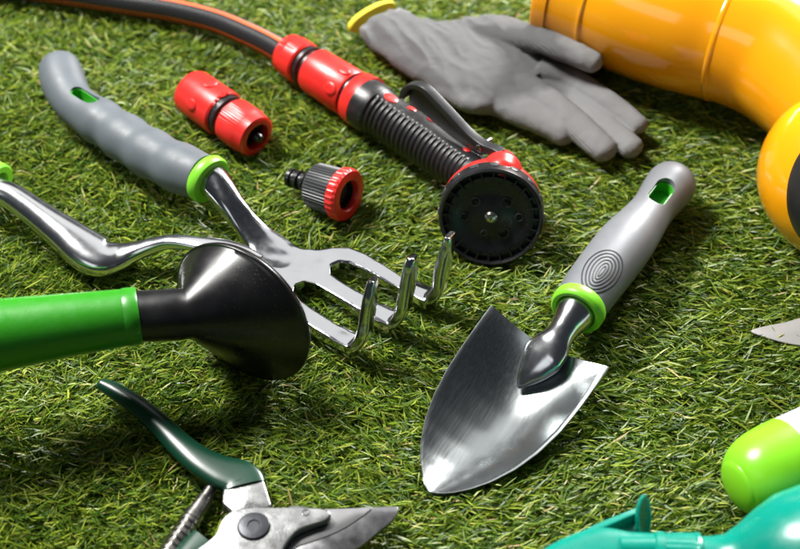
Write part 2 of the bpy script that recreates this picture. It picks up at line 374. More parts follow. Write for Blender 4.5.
hub = [(258, 215), (268, 225), (279, 236), (290, 244), (302, 248.5), (318, 249.5), (334, 246.5), (350, 247), (366, 253), (388, 266.5), (410, 280), (431, 290.5), (432, 296), (425, 302), (405, 291.5), (385, 280.5), (365, 269), (350, 262.5), (339, 261.5), (331, 265), (331, 273), (345, 284), (362, 294), (380, 304), (398, 313), (396, 321), (388, 325), (370, 316), (350, 304.5), (330, 292.5), (316, 284), (304, 281), (295, 284.5), (294, 291), (301, 299.5), (318, 311.5), (338, 324.5), (358, 336), (356, 344), (349, 349), (332, 339.5), (312, 327), (292, 313), (280, 300), (274, 287), (270, 273), (262, 258), (250, 244), (240, 232)]
prism([P(u, v, 1.36) for u, v in hub], (0, 0, -.66), f)
for g_ in ([(P(412, 286, 1.03), .50, .26, 4), (P(422, 292, 1.0), .53, .3, 4), (P(432, 296, 1.15), .56, .33, 4), (P(439, 288, 1.9), .58, .34, 4), (P(442, 271, 3.0), .58, .33, 4), (P(446, 253, 4.2), .60, .31, 4), (P(449, 241, 4.9), .62, .28, 4), (P(450.5, 234, 5.3), .62, .2, 4)],
           [(P(378, 310, 1.03), .50, .26, 4), (P(388, 316, 1.0), .55, .3, 4), (P(396, 320, 1.15), .58, .33, 4), (P(402, 312, 1.9), .6, .34, 4), (P(406, 295, 3.0), .6, .33, 4), (P(409, 276, 4.2), .62, .31, 4), (P(411, 264, 4.9), .64, .28, 4), (P(412.5, 256, 5.3), .64, .2, 4)],
           [(P(338, 333, 1.03), .50, .26, 4), (P(348, 340, 1.0), .57, .3, 4), (P(356, 344, 1.15), .6, .33, 4), (P(363, 336, 1.9), .62, .34, 4), (P(367, 318, 3.0), .62, .33, 4), (P(370, 299, 4.2), .64, .31, 4), (P(372, 286, 4.9), .66, .28, 4), (P(373.5, 278, 5.3), .66, .2, 4)]):
    loft(g_, 32, 8, mb=f, up=UT)
tin = finish("tines", f, M['alu'], fk); fuse(tin, .055, 7, disp=lambda c: noise.noise(c*.45)*.09+noise.noise(c*1.3+Vector((4, 4, 0)))*.018)

# ================================================================== WEEDER (S bent neck)
wd = thing("hand_weeder", "S bent polished metal tool neck between the left edge and the black sprinkler head", "weeding tool", P(100, 240))
rows = [(P(-18, 184, 2.5), .9, .85), (P(0, 192, 2.4), .82, .8), (P(14, 198, 2.3), .82, .78), (P(40, 216, 1.9), .92, .8), (P(66, 235, 1.5), 1.12, .85, 2.2), (P(86, 250, 1.2), 1.3, .85, 2.4), (P(102, 258, 1.05), 1.3, .78, 2.4), (P(118, 257, 1.05), .98, .62, 2.3), (P(134, 252, 1.3), .64, .5, 2.3), (P(152, 246, 1.7), .5, .42, 2.3), (P(170, 242, 2.1), .44, .36, 2.4), (P(192, 243, 2.3), .5, .28, 2.6), (P(222, 247, 2.4), .6, .16, 2.6), (P(246, 252, 2.4), .42, .12, 2.6), (P(262, 257, 2.4), .12, .08, 2.6)]
neck = finish("neck", loft(rows, 40, 10), M['chrome'], wd)
ax = (P(-25, 180, 2.5)-P(5, 194, 2.4)).normalized()
finish("collar", lathe(P(0, 185, 2.5), ax, [(0, .8), (0, 1.15), (.12, 1.27), (.55, 1.27), (.7, 1.15), (.72, .8)], 48, closed=True), M['lime'], wd)
finish("grip", loft(rounded([(P(-12, 178, 2.5), 1.2, 1.2), (P(-40, 164, 2.3), 1.5, 1.4), (P(-90, 142, 2.0), 1.6, 1.5), (P(-150, 115, 1.9), 1.3, 1.3), (P(-175, 105, 1.9), 1.45, 1.4)], start=False), 32, 8), M['grip'], wd)

# ================================================================== WATERING CAN SPOUT
wc = thing("watering_can", "bright green watering can spout with flared black sprinkler head in the left foreground", "watering can", P(60, 350))
nd = (P(137, 316, 6.0)-P(0, 335, 6.2)).normalized()
rows = [(P(-330, 392, 6.8), 3.0, 3.0), (P(-200, 370, 6.6), 2.55, 2.55), (P(-100, 350, 6.4), 2.15, 2.15), (P(0, 335, 6.2), 1.85, 1.85), (P(70, 325, 6.1), 1.62, 1.62), (P(125, 317.5, 6.0), 1.47, 1.47)]
sp_mb = loft(rows, 56, 10); e0 = P(125, 317.5, 6.0)
lathe(e0-nd*.05, nd, [(0, 1.47), (.1, 1.51), (.7, 1.50), (.78, 1.44), (.78, 1.25), (0, 1.25)], 56, mb=sp_mb, closed=True)
finish("spout", sp_mb, M['green'], wc)
nr = Vector((.525, .841, -.132)).normalized(); RR = 4.2; Cc = P(241, 314, 4.0)
t0, s0, u0 = basis(nd); t1, s1, u1 = basis(nr)
na = P(131, 316.5, 6.0); nbp = P(187, 314, 5.8)
n = 96; vs = []
def ring(c, tt, r):
    sd = tt.cross(Vector((0, 0, 1))).normalized(); uu = sd.cross(tt)
    return [c+sd*(r*math.cos(2*math.pi*j/n))+uu*(r*math.sin(2*math.pi*j/n)) for j in range(n)]
rg = [ring(na, t0, 1.33), ring(P(150, 316, 5.95), t0, 1.35), ring(P(178, 314.5, 5.85), t0, 1.36)]
kt = t0.lerp(nr, .15).normalized(); n_s = kt.cross(Vector((0, 0, 1))).normalized(); n_u = n_s.cross(kt); m_s = nr.cross(Vector((0, 0, 1))).normalized(); m_u = m_s.cross(nr)
c0_, c1_ = [], []
for jj in range(n):                      # straight rulings: each rim point meets the neck point with the same tangent plane
    be = 2*math.pi*jj/n; Rp_ = Cc+m_s*(RR*math.cos(be))+m_u*(RR*math.sin(be)); T1_ = m_u*math.cos(be)-m_s*math.sin(be)
    fn = lambda al: ((nbp+n_s*(1.38*math.cos(al))+n_u*(1.38*math.sin(al))-Rp_).dot(T1_.cross(n_u*math.cos(al)-n_s*math.sin(al))))
    best = None; N_ = 180; prev = fn(be-1.6)
    for q in range(1, N_+1):
        al = be-1.6+3.2*q/N_; cur = fn(al)
        if prev*cur <= 0 and (best is None or abs(al-be) < abs(best-be)): best = al-3.2/N_*abs(cur)/(abs(cur)+abs(prev)+1e-9)
        prev = cur
    if best is None: best = be
    c1_.append(Rp_); c0_.append(nbp+n_s*(1.38*math.cos(best))+n_u*(1.38*math.sin(best)))
for q in np.linspace(0, 1, 16): rg.append([a.lerp(b, q) for a, b in zip(c0_, c1_)])
for (d, r) in ((.03, RR+.1), (.1, RR+.13), (.2, RR+.1), (.22, RR), (.24, RR-.02), (.3, RR+.05), (.4, RR), (.42, RR-.3), (.36, RR-.6), (.75, 2.2), (.85, .1)): rg.append(ring(Cc+nr*d, nr, r))
for r in rg: vs += r
rose = MB().add(vs, [(i*n+j, i*n+(j+1) % n, (i+1)*n+(j+1) % n, (i+1)*n+j) for i in range(len(rg)-1) for j in range(n)]+[tuple(range(n))[::-1], tuple((len(rg)-1)*n+j for j in range(n))])
finish("sprinkler_head", rose, M['gloss_black'], wc, 50)

# ================================================================== SECATEURS
sc = thing("pruning_shears", "dark green handled secateurs with silver body and curved blade at the bottom edge", "secateurs", P(240, 500))
def plate(name, px, ztop, th_, m, parent, bevel=.08, smooth=0):
    if smooth: px = smoothpoly(px, smooth)
    return finish(name, prism([P(u, v, ztop) for u, v in px], (0, 0, -th_)), m, parent, 30, bevel)
rows = [(P(103, 385, 1.2), .36, .32), (P(115, 391, 1.2), .48, .36), (P(138, 406, 1.2), .56, .40), (P(160, 425, 1.2), .63, .42), (P(180, 445, 1.2), .70, .44), (P(200, 461, 1.2), .80, .44, 2.4), (P(221, 472, 1.2), .92, .42, 2.8), (P(236, 477, 1.2), 1.02, .4, 3), (P(243, 482, 1.2), 1.08, .39, 3.2), (P(245, 488, 1.2), 1.1, .38, 3.2)]
finish("handle", loft(rounded(rows, end=False), 36, 8), M['dkgreen'], sc)
plate("bolster", [(224, 480), (262, 473), (272, 505), (262, 512), (232, 512), (222, 503)], 1.45, .75, M['plate'], sc, .12)
body = plate("body", smoothpoly([(222, 519), (233, 510), (248, 507), (275, 507), (303, 507), (324, 508.5), (331, 513), (326, 520), (311, 525), (296, 532), (285, 545), (278, 560), (266, 580), (215, 580), (185, 560), (205, 543), (216, 533)], 4), 1.75, .45, M['plate'], sc, .1)
finish("pivot_bolt", lathe(P(254, 527, 1.72), (0, 0, 1), [(-.2, .8), (.05, .82), (.16, .74), (.2, .5), (.2, .3), (.14, .28), (.14, .01)], 48), M['pivot'], sc)
finish("rivet", lathe(P(306, 513, 1.7), (0, 0, 1), [(-.1, .2), (.08, .2), (.08, .13), (-.02, .1), (-.02, .01)], 24), M['steel'], sc)
bl = smoothpoly([(285, 509), (320, 509), (350, 508), (378, 507), (398, 507), (393, 519), (378, 532), (358, 548), (330, 560), (300, 566), (285, 555)], 5)
blo = finish("blade", prism([P(u, v, 1.2) for u, v in bl], (0, 0, -.28)), M['steel'], sc, 25, .03)
# hollow ground bevel of the blade, a slightly raised inner flat
fl = smoothpoly([(286, 510), (320, 509.8), (350, 509), (372, 508.3), (358, 520), (340, 531), (318, 540), (300, 546), (288, 550)], 5)
finish("blade_flat", prism([P(u, v, 1.2) for u, v in fl], (0, 0, .05)), mat("matt_blade_steel", (.36, .36, .365), .28, metal=1, var=.15, vscale=90, bscale=700), blo, 25, .02)
hb = [(P(205, 542, .9), .85, .45, 3), (P(185, 560, .9), .8, .45), (P(150, 600, .9), .72, .45), (P(110, 660, .9), .66, .42), (P(90, 720, .9), .5, .4)]
finish("handle", loft(rounded(hb, start=False), 32, 8), M['dkgreen'], sc)
sa, sb = P(214, 485, .75), P(165, 560, .75); sdv = (sb-sa); sl = sdv.length
prof = [(0, .2), (.05, .34), (.9, .36), (.93, .42), (1.9, .45), (1.93, .50), (2.3, .52)]
q_ = 2.3
while q_ < sl-.1:
    prof += [(q_+.04, .48), (q_+.1, .56), (q_+.3, .57), (q_+.36, .48)]; q_ += .38
prof += [(sl, .5), (sl+.1, .3)]
finish("spring", lathe(sa, sdv, prof, 40), M['spring'], sc, 30)

# ================================================================== GARDEN HOSE WITH CONNECTOR
gh = thing("garden_hose", "black hose with orange stripes and a red screw connector crossing the top left", "garden hose", P(200, 30))
hp = [(-60, -18, 1.0), (20, -12, 1.0), (85, -3, 1.0), (130, 4, 1.0), (175, 11, 1.05), (215, 21, 1.15), (245, 33, 1.3), (270, 45, 1.4), (297, 61, 1.5)]
NH = 48; hmb = loft([(P(*q), .82, .82) for q in hp], NH, 12, cap=True)
hose = finish("hose_tube", hmb, M['hose'], gh)
uvl = hose.data.uv_layers.new(name="UVMap"); lens = [0]
for i in range(1, len(hmb.pts)): lens.append(lens[-1]+(hmb.pts[i]-hmb.pts[i-1]).length*S)
for poly in hose.data.polygons:
    js = [vi % NH for vi in poly.vertices]; wrap = max(js)-min(js) > NH/2
    for li, vi in zip(poly.loop_indices, poly.vertices):
        j = vi % NH; uvl.data[li].uv = ((j+(NH if wrap and j < NH/2 else 0))/NH+.06, lens[min(vi//NH, len(lens)-1)])
def knurl(cnt, amp, idx): return lambda i, a: (1+amp*(1 if math.sin(a*cnt) > 0 else -1)) if i in idx else 1
A, B = P(286, 52, 1.55), P(360, 99, 1.7); ax = (B-A).normalized(); LL = (B-A).length
cn = finish("connector", lathe(A+ax*(LL*.38), ax, [(0, .9), (0, 1.3), (.12, 1.46), (.3, 1.5), (LL*.50, 1.56), (LL*.52, 1.5), (LL*.52, .9)], 64), M['red'], gh)
finish("nut", lathe(A, ax, [(0, .85), (0, 1.18), (.15, 1.32), (LL*.10, 1.36), (LL*.11, 1.42), (LL*.24, 1.42), (LL*.26, 1.3), (LL*.26, .9)], 160, mod=knurl(40, .012, (3,))), M['red'], gh)
finish("seal_ring", lathe(A+ax*LL*.2, ax, [(0, 1.0), (LL*.07, 1.2), (LL*.09, 1.34), (LL*.12, 1.34), (LL*.135, 1.15), (LL*.2, 1.15)], 64), M['blackrubber'], gh)
# pressed grips on the connector: small raised lugs
cb = bvh(cn)
def lug(tree, u, v, r1, r2, along, m, parent, name, h=.12, sides=20, p=1):
    q, nn = hit(tree, u, v)
    if q is None: return
    t = (Vector(along)-nn*Vector(along).dot(nn)).normalized(); s2 = nn.cross(t); vs = []
    for rr, hh in ((1, -.35), (1, h*.55), (.82, h), (.3, h*.95)):
        for j in range(sides):
            a = 2*math.pi*j/sides; vs.append(q+t*(r1*rr*math.cos(a))+s2*(r2*rr*math.sin(a))+nn*hh)
    return finish(name, MB().add(vs, [(i*sides+j, i*sides+(j+1) % sides, (i+1)*sides+(j+1) % sides, (i+1)*sides+j) for i in range(3) for j in range(sides)]+[tuple(range(sides))[::-1], tuple(3*sides+j for j in range(sides))]), m, parent, 50)
lug(cb, 344, 71, .5, .3, ax, M['red'], cn, "release_lug"); lug(cb, 330, 88, .5, .38, ax, M['red'], cn, "release_lug")

# ================================================================== SPRAY GUN
sg = thing("spray_gun", "black ribbed spray gun with red dots, trigger lever and round multi pattern nozzle", "spray gun", P(440, 160))
ga = P(356, 97, 1.75)
finish("coupling_ring", lathe(B-ax*.35, ax, [(0, 1.2), (0, 1.6), (.1, 1.68), (.95, 1.74), (1.0, 1.66), (1.0, 1.0)], 64), M['red'], sg)
finish("inlet", lathe(B-ax*1.1, ax, [(0, 1.1), (0, 1.38), (.9, 1.38), (.9, 1.1)], 48), M['black'], sg)
rows = [(P(365, 103, 1.8), 1.66, 1.64), (P(374, 109, 1.8), 1.66, 1.64), (P(386, 117, 1.75), 1.5, 1.5), (P(405, 130, 1.75), 1.46, 1.46), (P(425, 143, 1.8), 1.46, 1.46), (P(445, 157, 1.9), 1.4, 1.4), (P(462, 168, 2.1), 1.3, 1.3), (P(478, 179, 2.3), 1.35, 1.35), (P(490, 190, 2.4), 1.3, 1.3)]
def ribs(t, a, L):
    if t < .16 or t > .83: return 1.0
    d = math.degrees(a) % 360; dd = abs((d-106+180) % 360-180); mk = max(0, min(1, (dd-25)/5))
    return 1-mk*(.085*(math.cos(math.pi*L/.40)**2)**1.5)+.01*(1-mk)
gg = finish("grip", loft(rows, 72, 48, mod=ribs), M['blackrubber'], sg, 60)
gt = bvh(gg)
for (u, v, r) in ((391, 98, .42), (412, 109, .27), (431, 120, .25), (450, 132, .24), (469, 146, .22)):
    if hit(gt, u, v)[0] is None: u, v = u-2, v+4
    lug(gt, u, v, r*1.25, r*.85, ax, M['red'], sg, "red_dot", h=.06)
# head
hn = Vector((-.08, -.92, .38)).normalized(); hc = P(491, 217, 2.72)
def teeth(i, a): return 1
head = lathe(hc, hn, [(-.05, .01), (-.05, .9), (-.12, 1.2), (-.12, 1.9), (-.02, 2.1), (-.02, 2.45), (-.3, 2.5), (-.3, 2.72), (.12, 2.78), (.2, 2.88), (.12, 3.0), (-.2, 3.04), (-.9, 3.04), (-1.05, 2.9), (-1.1, 2.0)], 120)
hd = finish("nozzle_dial", head, M['black'], sg, 30)
tt, hs, hu = basis(hn)
nm = MB()
for k in range(24):       # short radial ribs inside the rim
    a = 2*math.pi*k/24; rd = hs*math.cos(a)+hu*math.sin(a); tg = hn.cross(rd)
    q = [hc+rd*2.2+tg*.05, hc+rd*2.74+tg*.05, hc+rd*2.74-tg*.05, hc+rd*2.2-tg*.05]
    prism([p-hn*.32 for p in q], hn*.38, nm)
finish("radial_ribs", nm, M['black'], hd, 30)
for k, (x, y, r) in enumerate([(-.85, .9, .34), (.95, .85, .3), (-.75, -.95, .36), (.35, -1.05, .2), (1.5, -.1, .26), (-1.6, .05, .26)]):
    finish("spray_outlet", lathe(hc+hs*x+hu*y-hn*.14, hn, [(0, r), (.09, r), (.11, r*.8), (.02, r*.7), (.02, .01)], 24), M['dark'] if k % 2 else M['black'], hd, 30)
finish("screw", lathe(hc-hn*.05, hn, [(0, .36), (.14, .36), (.24, .26), (.27, .1), (.16, .08), (.14, .005)], 24), M['screw'], hd, 30)
for k in range(16):        # small bumps round the dial edge
    a = 2*math.pi*k/16; rd = hs*math.cos(a)+hu*math.sin(a)
    nm2 = lathe(hc+rd*2.9-hn*.55, rd, [(0, .3), (.17, .26), (.2, .14), (.2, .01)], 16)
    finish("dial_bump", nm2, M['dark'], hd, 50)
finish("nozzle_body", lathe(hc-hn*1.02, -hn, [(0, 2.2), (0, 2.8), (.2, 2.93), (.6, 2.95), (1.0, 2.85), (1.5, 2.5), (2.1, 2.15), (2.6, 1.9), (2.95, 1.3), (3.05, .6), (3.07, .01)], 80), M['red'], sg, 50)
hp_ = hc-hn*1.45+hu*2.1+hs*(-.45)
finish('outlet_hood', loft(rounded([(hp_+hn*.1, 1.15, 1.25), (hp_-hn*.3, 1.2, 1.3), (hp_-hn*1.2, 1.0, 1.05)]), 40, 6), M['red'], sg)
# trigger lever in the upright plane through the grip axis
g0, g1 = P(374, 109, 1.8), P(462, 168, 2.0); pd = (g1-g0); pd.z = 0; pd.normalize(); pnm = Vector((-pd.y, pd.x, 0))
def LV(u, v): return Pplane(u, v, g0, pnm)
outer = catmull([(398, 99), (401, 89), (410, 84.5), (422, 87.5), (436, 101), (452, 118), (466, 133), (480, 144), (492, 149), (499, 153)], 5)
inner = catmull([(404, 99), (406, 93), (411, 89.5), (420, 92), (433, 105), (449, 122), (463, 137), (477, 149), (488, 155), (496, 158)], 5)
lev = MB()
oP = [LV(u, v) for u, v in outer]; iP = [LV(u, v) for u, v in inner]; hw_ = .42; vs = []
for a_, b_ in zip(oP, iP): vs += [a_, a_+pnm*.55, b_+pnm*.55, b_]
K = len(oP)
lev.add(vs, [(i*4+j, i*4+(j+1) % 4, (i+1)*4+(j+1) % 4, (i+1)*4+j) for i in range(K-1) for j in range(4)]+[(3, 2, 1, 0), ((K-1)*4, (K-1)*4+1, (K-1)*4+2, (K-1)*4+3)])
web = [LV(u, v) for u, v in inner[2:-2:2]]+[LV(u, v) for u, v in ((476, 158), (462, 150), (448, 140), (432, 127), (418, 115), (405, 107))]
prism([p+pnm*.32 for p in web], pnm*.14, lev)
finish("trigger", lev, M['trig'], sg, 40, .05)
finish("hinge_pin", lathe(LV(479, 148)-pnm*.12, pnm, [(0, .01), (0, .14), (.05, .24), (.2, .24), (1.0, .24), (1.1, .2)], 24), M['steel'], sg)

# ================================================================== LOOSE COUPLING AND TAP ADAPTER
cp = thing("hose_coupling", "loose red hose coupling with black middle ring between the hose and the fork grip", "hose coupling", P(225, 115))
A, B = P(190, 90, 1.45), P(257, 137, 1.5); ax = (B-A).normalized(); LL = (B-A).length
cbd = finish("coupling_body", lathe(A, ax, [(0, .9), (0, 1.2), (.12, 1.4), (.4, 1.5), (LL*.5, 1.52), (LL*.52, 1.42), (LL*.52, 1.0)], 64), M['red'], cp)
finish("seal_ring", lathe(A+ax*LL*.5, ax, [(0, 1.15), (.12, 1.2), (.15, 1.34), (LL*.08, 1.36), (LL*.1, 1.15), (LL*.16, 1.15)], 64), M['blackrubber'], cp)
finish("nut", lathe(A+ax*LL*.63, ax, [(0, .95), (0, 1.36), (.1, 1.44), (LL*.24, 1.46), (LL*.26, 1.42), (LL*.36, 1.34), (LL*.375, 1.2), (LL*.375, .88), (LL*.2, .82), (LL*.2, .3)], 160, mod=knurl(52, .008, (2, 3))), M['red'], cp)
finish("inner_sleeve", lathe(A+ax*LL*.8, ax, [(0, .85), (LL*.13, .84), (LL*.14, .5), (LL*.1, .48), (LL*.1, .32), (LL*.24, .3), (LL*.26, .2), (LL*.26, .01)], 40), M['gloss_black'], cp)
ct = bvh(cbd)
lug(ct, 210, 83, .45, .5, ax, M['red'], cbd, "release_lug", h=.09); lug(ct, 191, 104, .45, .34, ax, M['red'], cbd, "release_lug", h=.09)
fd = bpy.data.curves.new("embossed_word", 'FONT'); fd.body = "STOP"; fd.size = .62; fd.extrude = .04; fd.align_x = 'CENTER'; fd.align_y = 'CENTER'; fd.space_character = 1.1
fo = bpy.data.objects.new("embossed_word", fd); COL.objects.link(fo); dg = bpy.context.evaluated_depsgraph_get(); dg.update()
fme = bpy.data.meshes.new_from_object(fo.evaluated_get(dg), depsgraph=dg); bpy.data.objects.remove(fo)
q0, qn = hit(ct, 220, 96); qc = A+ax*(q0-A).dot(ax); rad = (q0-qc); rr_ = rad.length; rad.normalize(); tan_ = ax.cross(rad)
if tan_.x < 0: tan_ = -tan_
wm = MB(); wv_ = []
for v in fme.vertices:
    th_ = v.co.x/rr_; wv_.append(qc-ax*v.co.y+(rad*math.cos(th_)+tan_*math.sin(th_))*(rr_+v.co.z*.9))
wm.add(wv_, [tuple(p.vertices) for p in fme.polygons]); finish("embossed_word", wm, M['red'], cbd, 30)
ta = thing("tap_adapter", "small black tap adapter with ribbed body, barbed nipple and red ring", "tap adapter", P(325, 190))
A, B = P(289, 177, 1.0), P(350, 196, 1.75); ax = (B-A).normalized(); LL = (B-A).length
finish("nipple", lathe(A, ax, [(0, .25), (0, .5), (.08, .58), (.3, .58), (.35, .45), (.5, .45), (.55, .58), (.85, .6), (.9, .45), (1.1, .45), (1.15, .6), (1.35, .62), (1.4, .5), (2.1, .55)], 40), M['gloss_black'], ta)
finish("threaded_body", lathe(A+ax*1.75, ax, [(0, .6), (0, 1.05), (.15, 1.28), (.3, 1.36), (LL-2.6, 1.42), (LL-2.5, 1.3), (LL-2.5, .8)], 180, mod=knurl(45, .022, (3, 4))), M['dark'], ta, 25)
finish("red_ring", lathe(A+ax*(LL-.8), ax, [(0, 1.0), (0, 1.48), (.1, 1.58), (.55, 1.6), (.72, 1.5), (.75, 1.35), (.75, .98), (.6, .9), (.1, .88)], 140, mod=knurl(28, .014, (2, 3)), closed=True), M['red'], ta, 30)
finish("bore", lathe(A+ax*(LL-.9), ax, [(0, .01), (0, .9), (.5, .9), (.5, .8), (.1, .78), (.1, .01)], 48), M['black'], ta)

# ================================================================== GLOVE
gv = thing("gardening_glove", "grey coated gardening glove with yellow cuff lying palm down beside the boot", "glove", P(500, 80))
g = MB()
loft([(P(382, 22, 1.1), 1.9, .75, 2.2), (P(395, 32, 1.2), 2.15, .95), (P(412, 42, 1.3), 2.35, 1.15), (P(432, 50, 1.4), 2.9, 1.25), (P(456, 57, 1.4), 3.7, 1.3), (P(482, 66, 1.4), 4.2, 1.3, 2.3), (P(506, 75, 1.4), 4.1, 1.2, 2.4), (P(522, 82, 1.35), 3.3, 1.1, 2.4), (P(534, 88, 1.3), 2.2, .95)], 40, 6, mb=g)
def finger(px, mb): loft(rounded([(P(u, v, z), r*1.04, r*.86) for u, v, z, r in px], start=False), 24, 6, mb=mb)
finger([(462, 34, 1.6, 1.1), (490, 33, 2.0, 1.3), (518, 35, 2.7, 1.1), (545, 42, 3.4, .92), (572, 53, 3.7, .83), (592, 62, 3.5, .78)], g)
finger([(480, 90, 1.2, 1.25), (505, 101, 1.3, 1.25), (530, 114, 1.2, 1.12), (550, 124, 1.1, 1.0), (564, 131, 1.0, .95)], g)
finger([(515, 84, 1.6, 1.0), (540, 96, 1.75, 1.0), (568, 117, 1.5, .95), (590, 137, 1.2, .9), (604, 149, 1.0, .88)], g)
finger([(530, 76, 1.2, .9), (562, 90, 1.2, .86), (592, 114, 1.1, .84), (616, 134, 1.0, .82), (631, 147, .95, .80)], g)
finger([(540, 68, 1.9, .85), (572, 78, 1.9, .76), (602, 98, 1.7, .74), (626, 115, 1.45, .72), (638, 125, 1.3, .70)], g)
def wrinkle(c):
    n1 = noise.noise(c*.55+Vector((3, 1, 0)))*.08
    wr = P(400, 35, 1); d = (c-wr).length; k = math.exp(-(d/7)**2)
    ridg = abs(noise.noise(Vector((c.x*.9+c.y*.5, c.y*.35-c.x*.2, c.z*.4)))); 
    return n1+k*(.35-ridg*1.3)*.35+noise.noise(c*1.7)*.025-abs(noise.noise(Vector((c.x*1.1, c.y*2.0, c.z))+Vector((9, 2, 0))))*.03
gl = finish("glove_body", g, M['glove'], gv); fuse(gl, .09, 5, disp=wrinkle)
cf = [(P(358, 42, .8), .35, .35), (P(359, 30, 1.0), .36, .42), (P(366, 20, 1.3), .36, .45), (P(377, 13, 1.5), .36, .42), (P(388, 6, 1.3), .36, .4), (P(400, -4, 1.0), .34, .38)]
cfm = loft([(P(361, 40, .9), 1.2, .5, 2)]*1+[(P(361, 40, .9), 1.2, .5, 2)], 8, 1) if False else MB()
t_c = (P(398, 33, 1.2)-P(376, 18, 1.1)).normalized(); s_c = t_c.cross(Vector((0, 0, 1)))
cc = P(377, 20, 1.1)
rws = []
for (d, wd_, ht) in ((.1, 1.8, .66), (.2, 1.98, .76), (.42, 2.02, .8), (.55, 1.95, .76)): rws.append((cc+t_c*(d-.9), wd_, ht, 2.2))
finish("cuff", loft(rws, 40, 6), M['cuff'], gv)

# ================================================================== RUBBER BOOTS
bt = thing("rubber_boot", "glossy yellow rubber boot lying on its side in the top right corner", "rubber boot", P(680, 60), "pair of yellow rubber boots")
sh = [(P(568, -20, 4.7), 4.3, 4.5), (P(582, -15, 4.7), 4.3, 4.5), (P(607, -5, 4.7), 4.3, 4.5), (P(640, 8, 4.7), 4.35, 4.5), (P(680, 21, 4.6), 4.35, 4.5), (P(714, 31, 4.5), 4.2, 4.4), (P(745, 41, 4.5), 4.1, 4.3), (P(776, 54, 4.4), 4.2, 4.3), (P(808, 74, 4.3), 4.4, 4.2), (P(840, 98, 4.1), 4.6, 4.1), (P(880, 125, 3.9), 4.7, 4.0), (P(930, 150, 3.8), 4.6, 3.9), (P(980, 170, 3.6), 3.9, 3.5), (P(1005, 178, 3.4), 2.2, 2.2)]
bm_ = loft(sh, 56, 8)
loft(rounded([(P(835, 50, 4.3), 3.6, 3.8), (P(875, 70, 4.2), 3.8, 3.9), (P(900, 110, 4.1), 3.4, 3.6)]), 40, 6, mb=bm_)
b1 = finish("boot_upper", bm_, M['yellow'], bt); fuse(b1, .28, 8)
bt_tree = bvh(b1)
def ringat(i0, sc_, wid, hgt, name):
    D = catmull([[*r[0], r[1], r[2], 2] for r in sh], 8); a_, b_ = D[i0], D[min(i0+1, len(D)-1)]
    c = Vector(a_[:3]); t = (Vector(b_[:3])-c).normalized(); r = a_[3]
    t, sd, uu = basis(t); vs = []; n = 96; pf = [(-wid, -.12), (-wid*.6, hgt), (wid*.6, hgt), (wid, -.12)]
    for (d, h) in pf:
        for j in range(n):
            a = 2*math.pi*j/n; di = sd*math.cos(a)+uu*math.sin(a); q = bt_tree.ray_cast(c+t*d+di*9, -di)
            p_ = q[0] if q[0] is not None else c+t*d+di*r
            vs.append(p_+di*h)
    return finish(name, MB().add(vs, [(i*n+j, i*n+(j+1) % n, (i+1)*n+(j+1) % n, (i+1)*n+j) for i in range(3) for j in range(n)]+[(3*n+j, 3*n+(j+1) % n, (j+1) % n, j) for j in range(n)]), M['yellow'], bt, 60)
ringat(44, 1, .28, .03, "ankle_ridge")
tc_ = (sh[3][0]-sh[0][0]).normalized()
cuf = [(sh[0][0]-tc_*.3, 4.2, 4.4), (sh[0][0]-tc_*.25, 4.42, 4.6), (sh[0][0]-tc_*.05, 4.5, 4.7), (sh[0][0]+tc_*.8, 4.5, 4.7), (sh[0][0]+tc_*.95, 4.42, 4.62), (sh[2][0]-tc_*.1, 4.4, 4.6), (sh[2][0]+tc_*.3, 4.42, 4.6), (sh[2][0]+tc_*.5, 4.2, 4.4)]
finish("boot_cuff", loft(cuf, 80, 4), M['yellow'], bt, 50)
b2 = thing("rubber_boot", "yellow boot toe with black sole at right edge, in front of the other boot", "rubber boot", P(830, 200), "pair of yellow rubber boots")
def dome(px, R1, R2, L1, z0):
    a_, b_ = P(*px[0], z0), P(*px[1], z0); d_ = (b_-a_).normalized(); out = []
    for q in (.004, .03, .09, .19, .33, .52, .75, 1.0): k = math.sqrt(1-(1-q)**2); out.append((a_+d_*(L1*q), R1*k, R2*k, 2.1))
    return out
tp = dome([(765, 192), (1000, 150)], 5.3, 4.7, 5.2, 4.8)+[(P(900, 168, 4.8), 5.3, 4.7, 2.1), (P(960, 155, 4.8), 4.9, 4.6, 2.1), (P(1040, 138, 4.7), 4.5, 4.5, 2.1), (P(1200, 100, 4.7), 4.4, 4.5, 2.1)]
ub = finish("boot_upper", loft(tp, 56, 6), M['yellow'], b2)
tps = [(p_[0]+Vector((0, -2.0, 1.2)), p_[1], p_[2], 2.2) for p_ in dome([(781, 196), (1000, 157)], 4.5, 4.0, 4.2, 4.7)]+[(P(880, 175, 4.8)+Vector((0, -2.0, 1.2)), 4.6, 4.0, 2.2), (P(930, 165, 4.8)+Vector((0, -2.0, 1.0)), 4.2, 3.8, 2.2)]
finish("sole", loft(tps, 40, 6), M['sole'], b2)

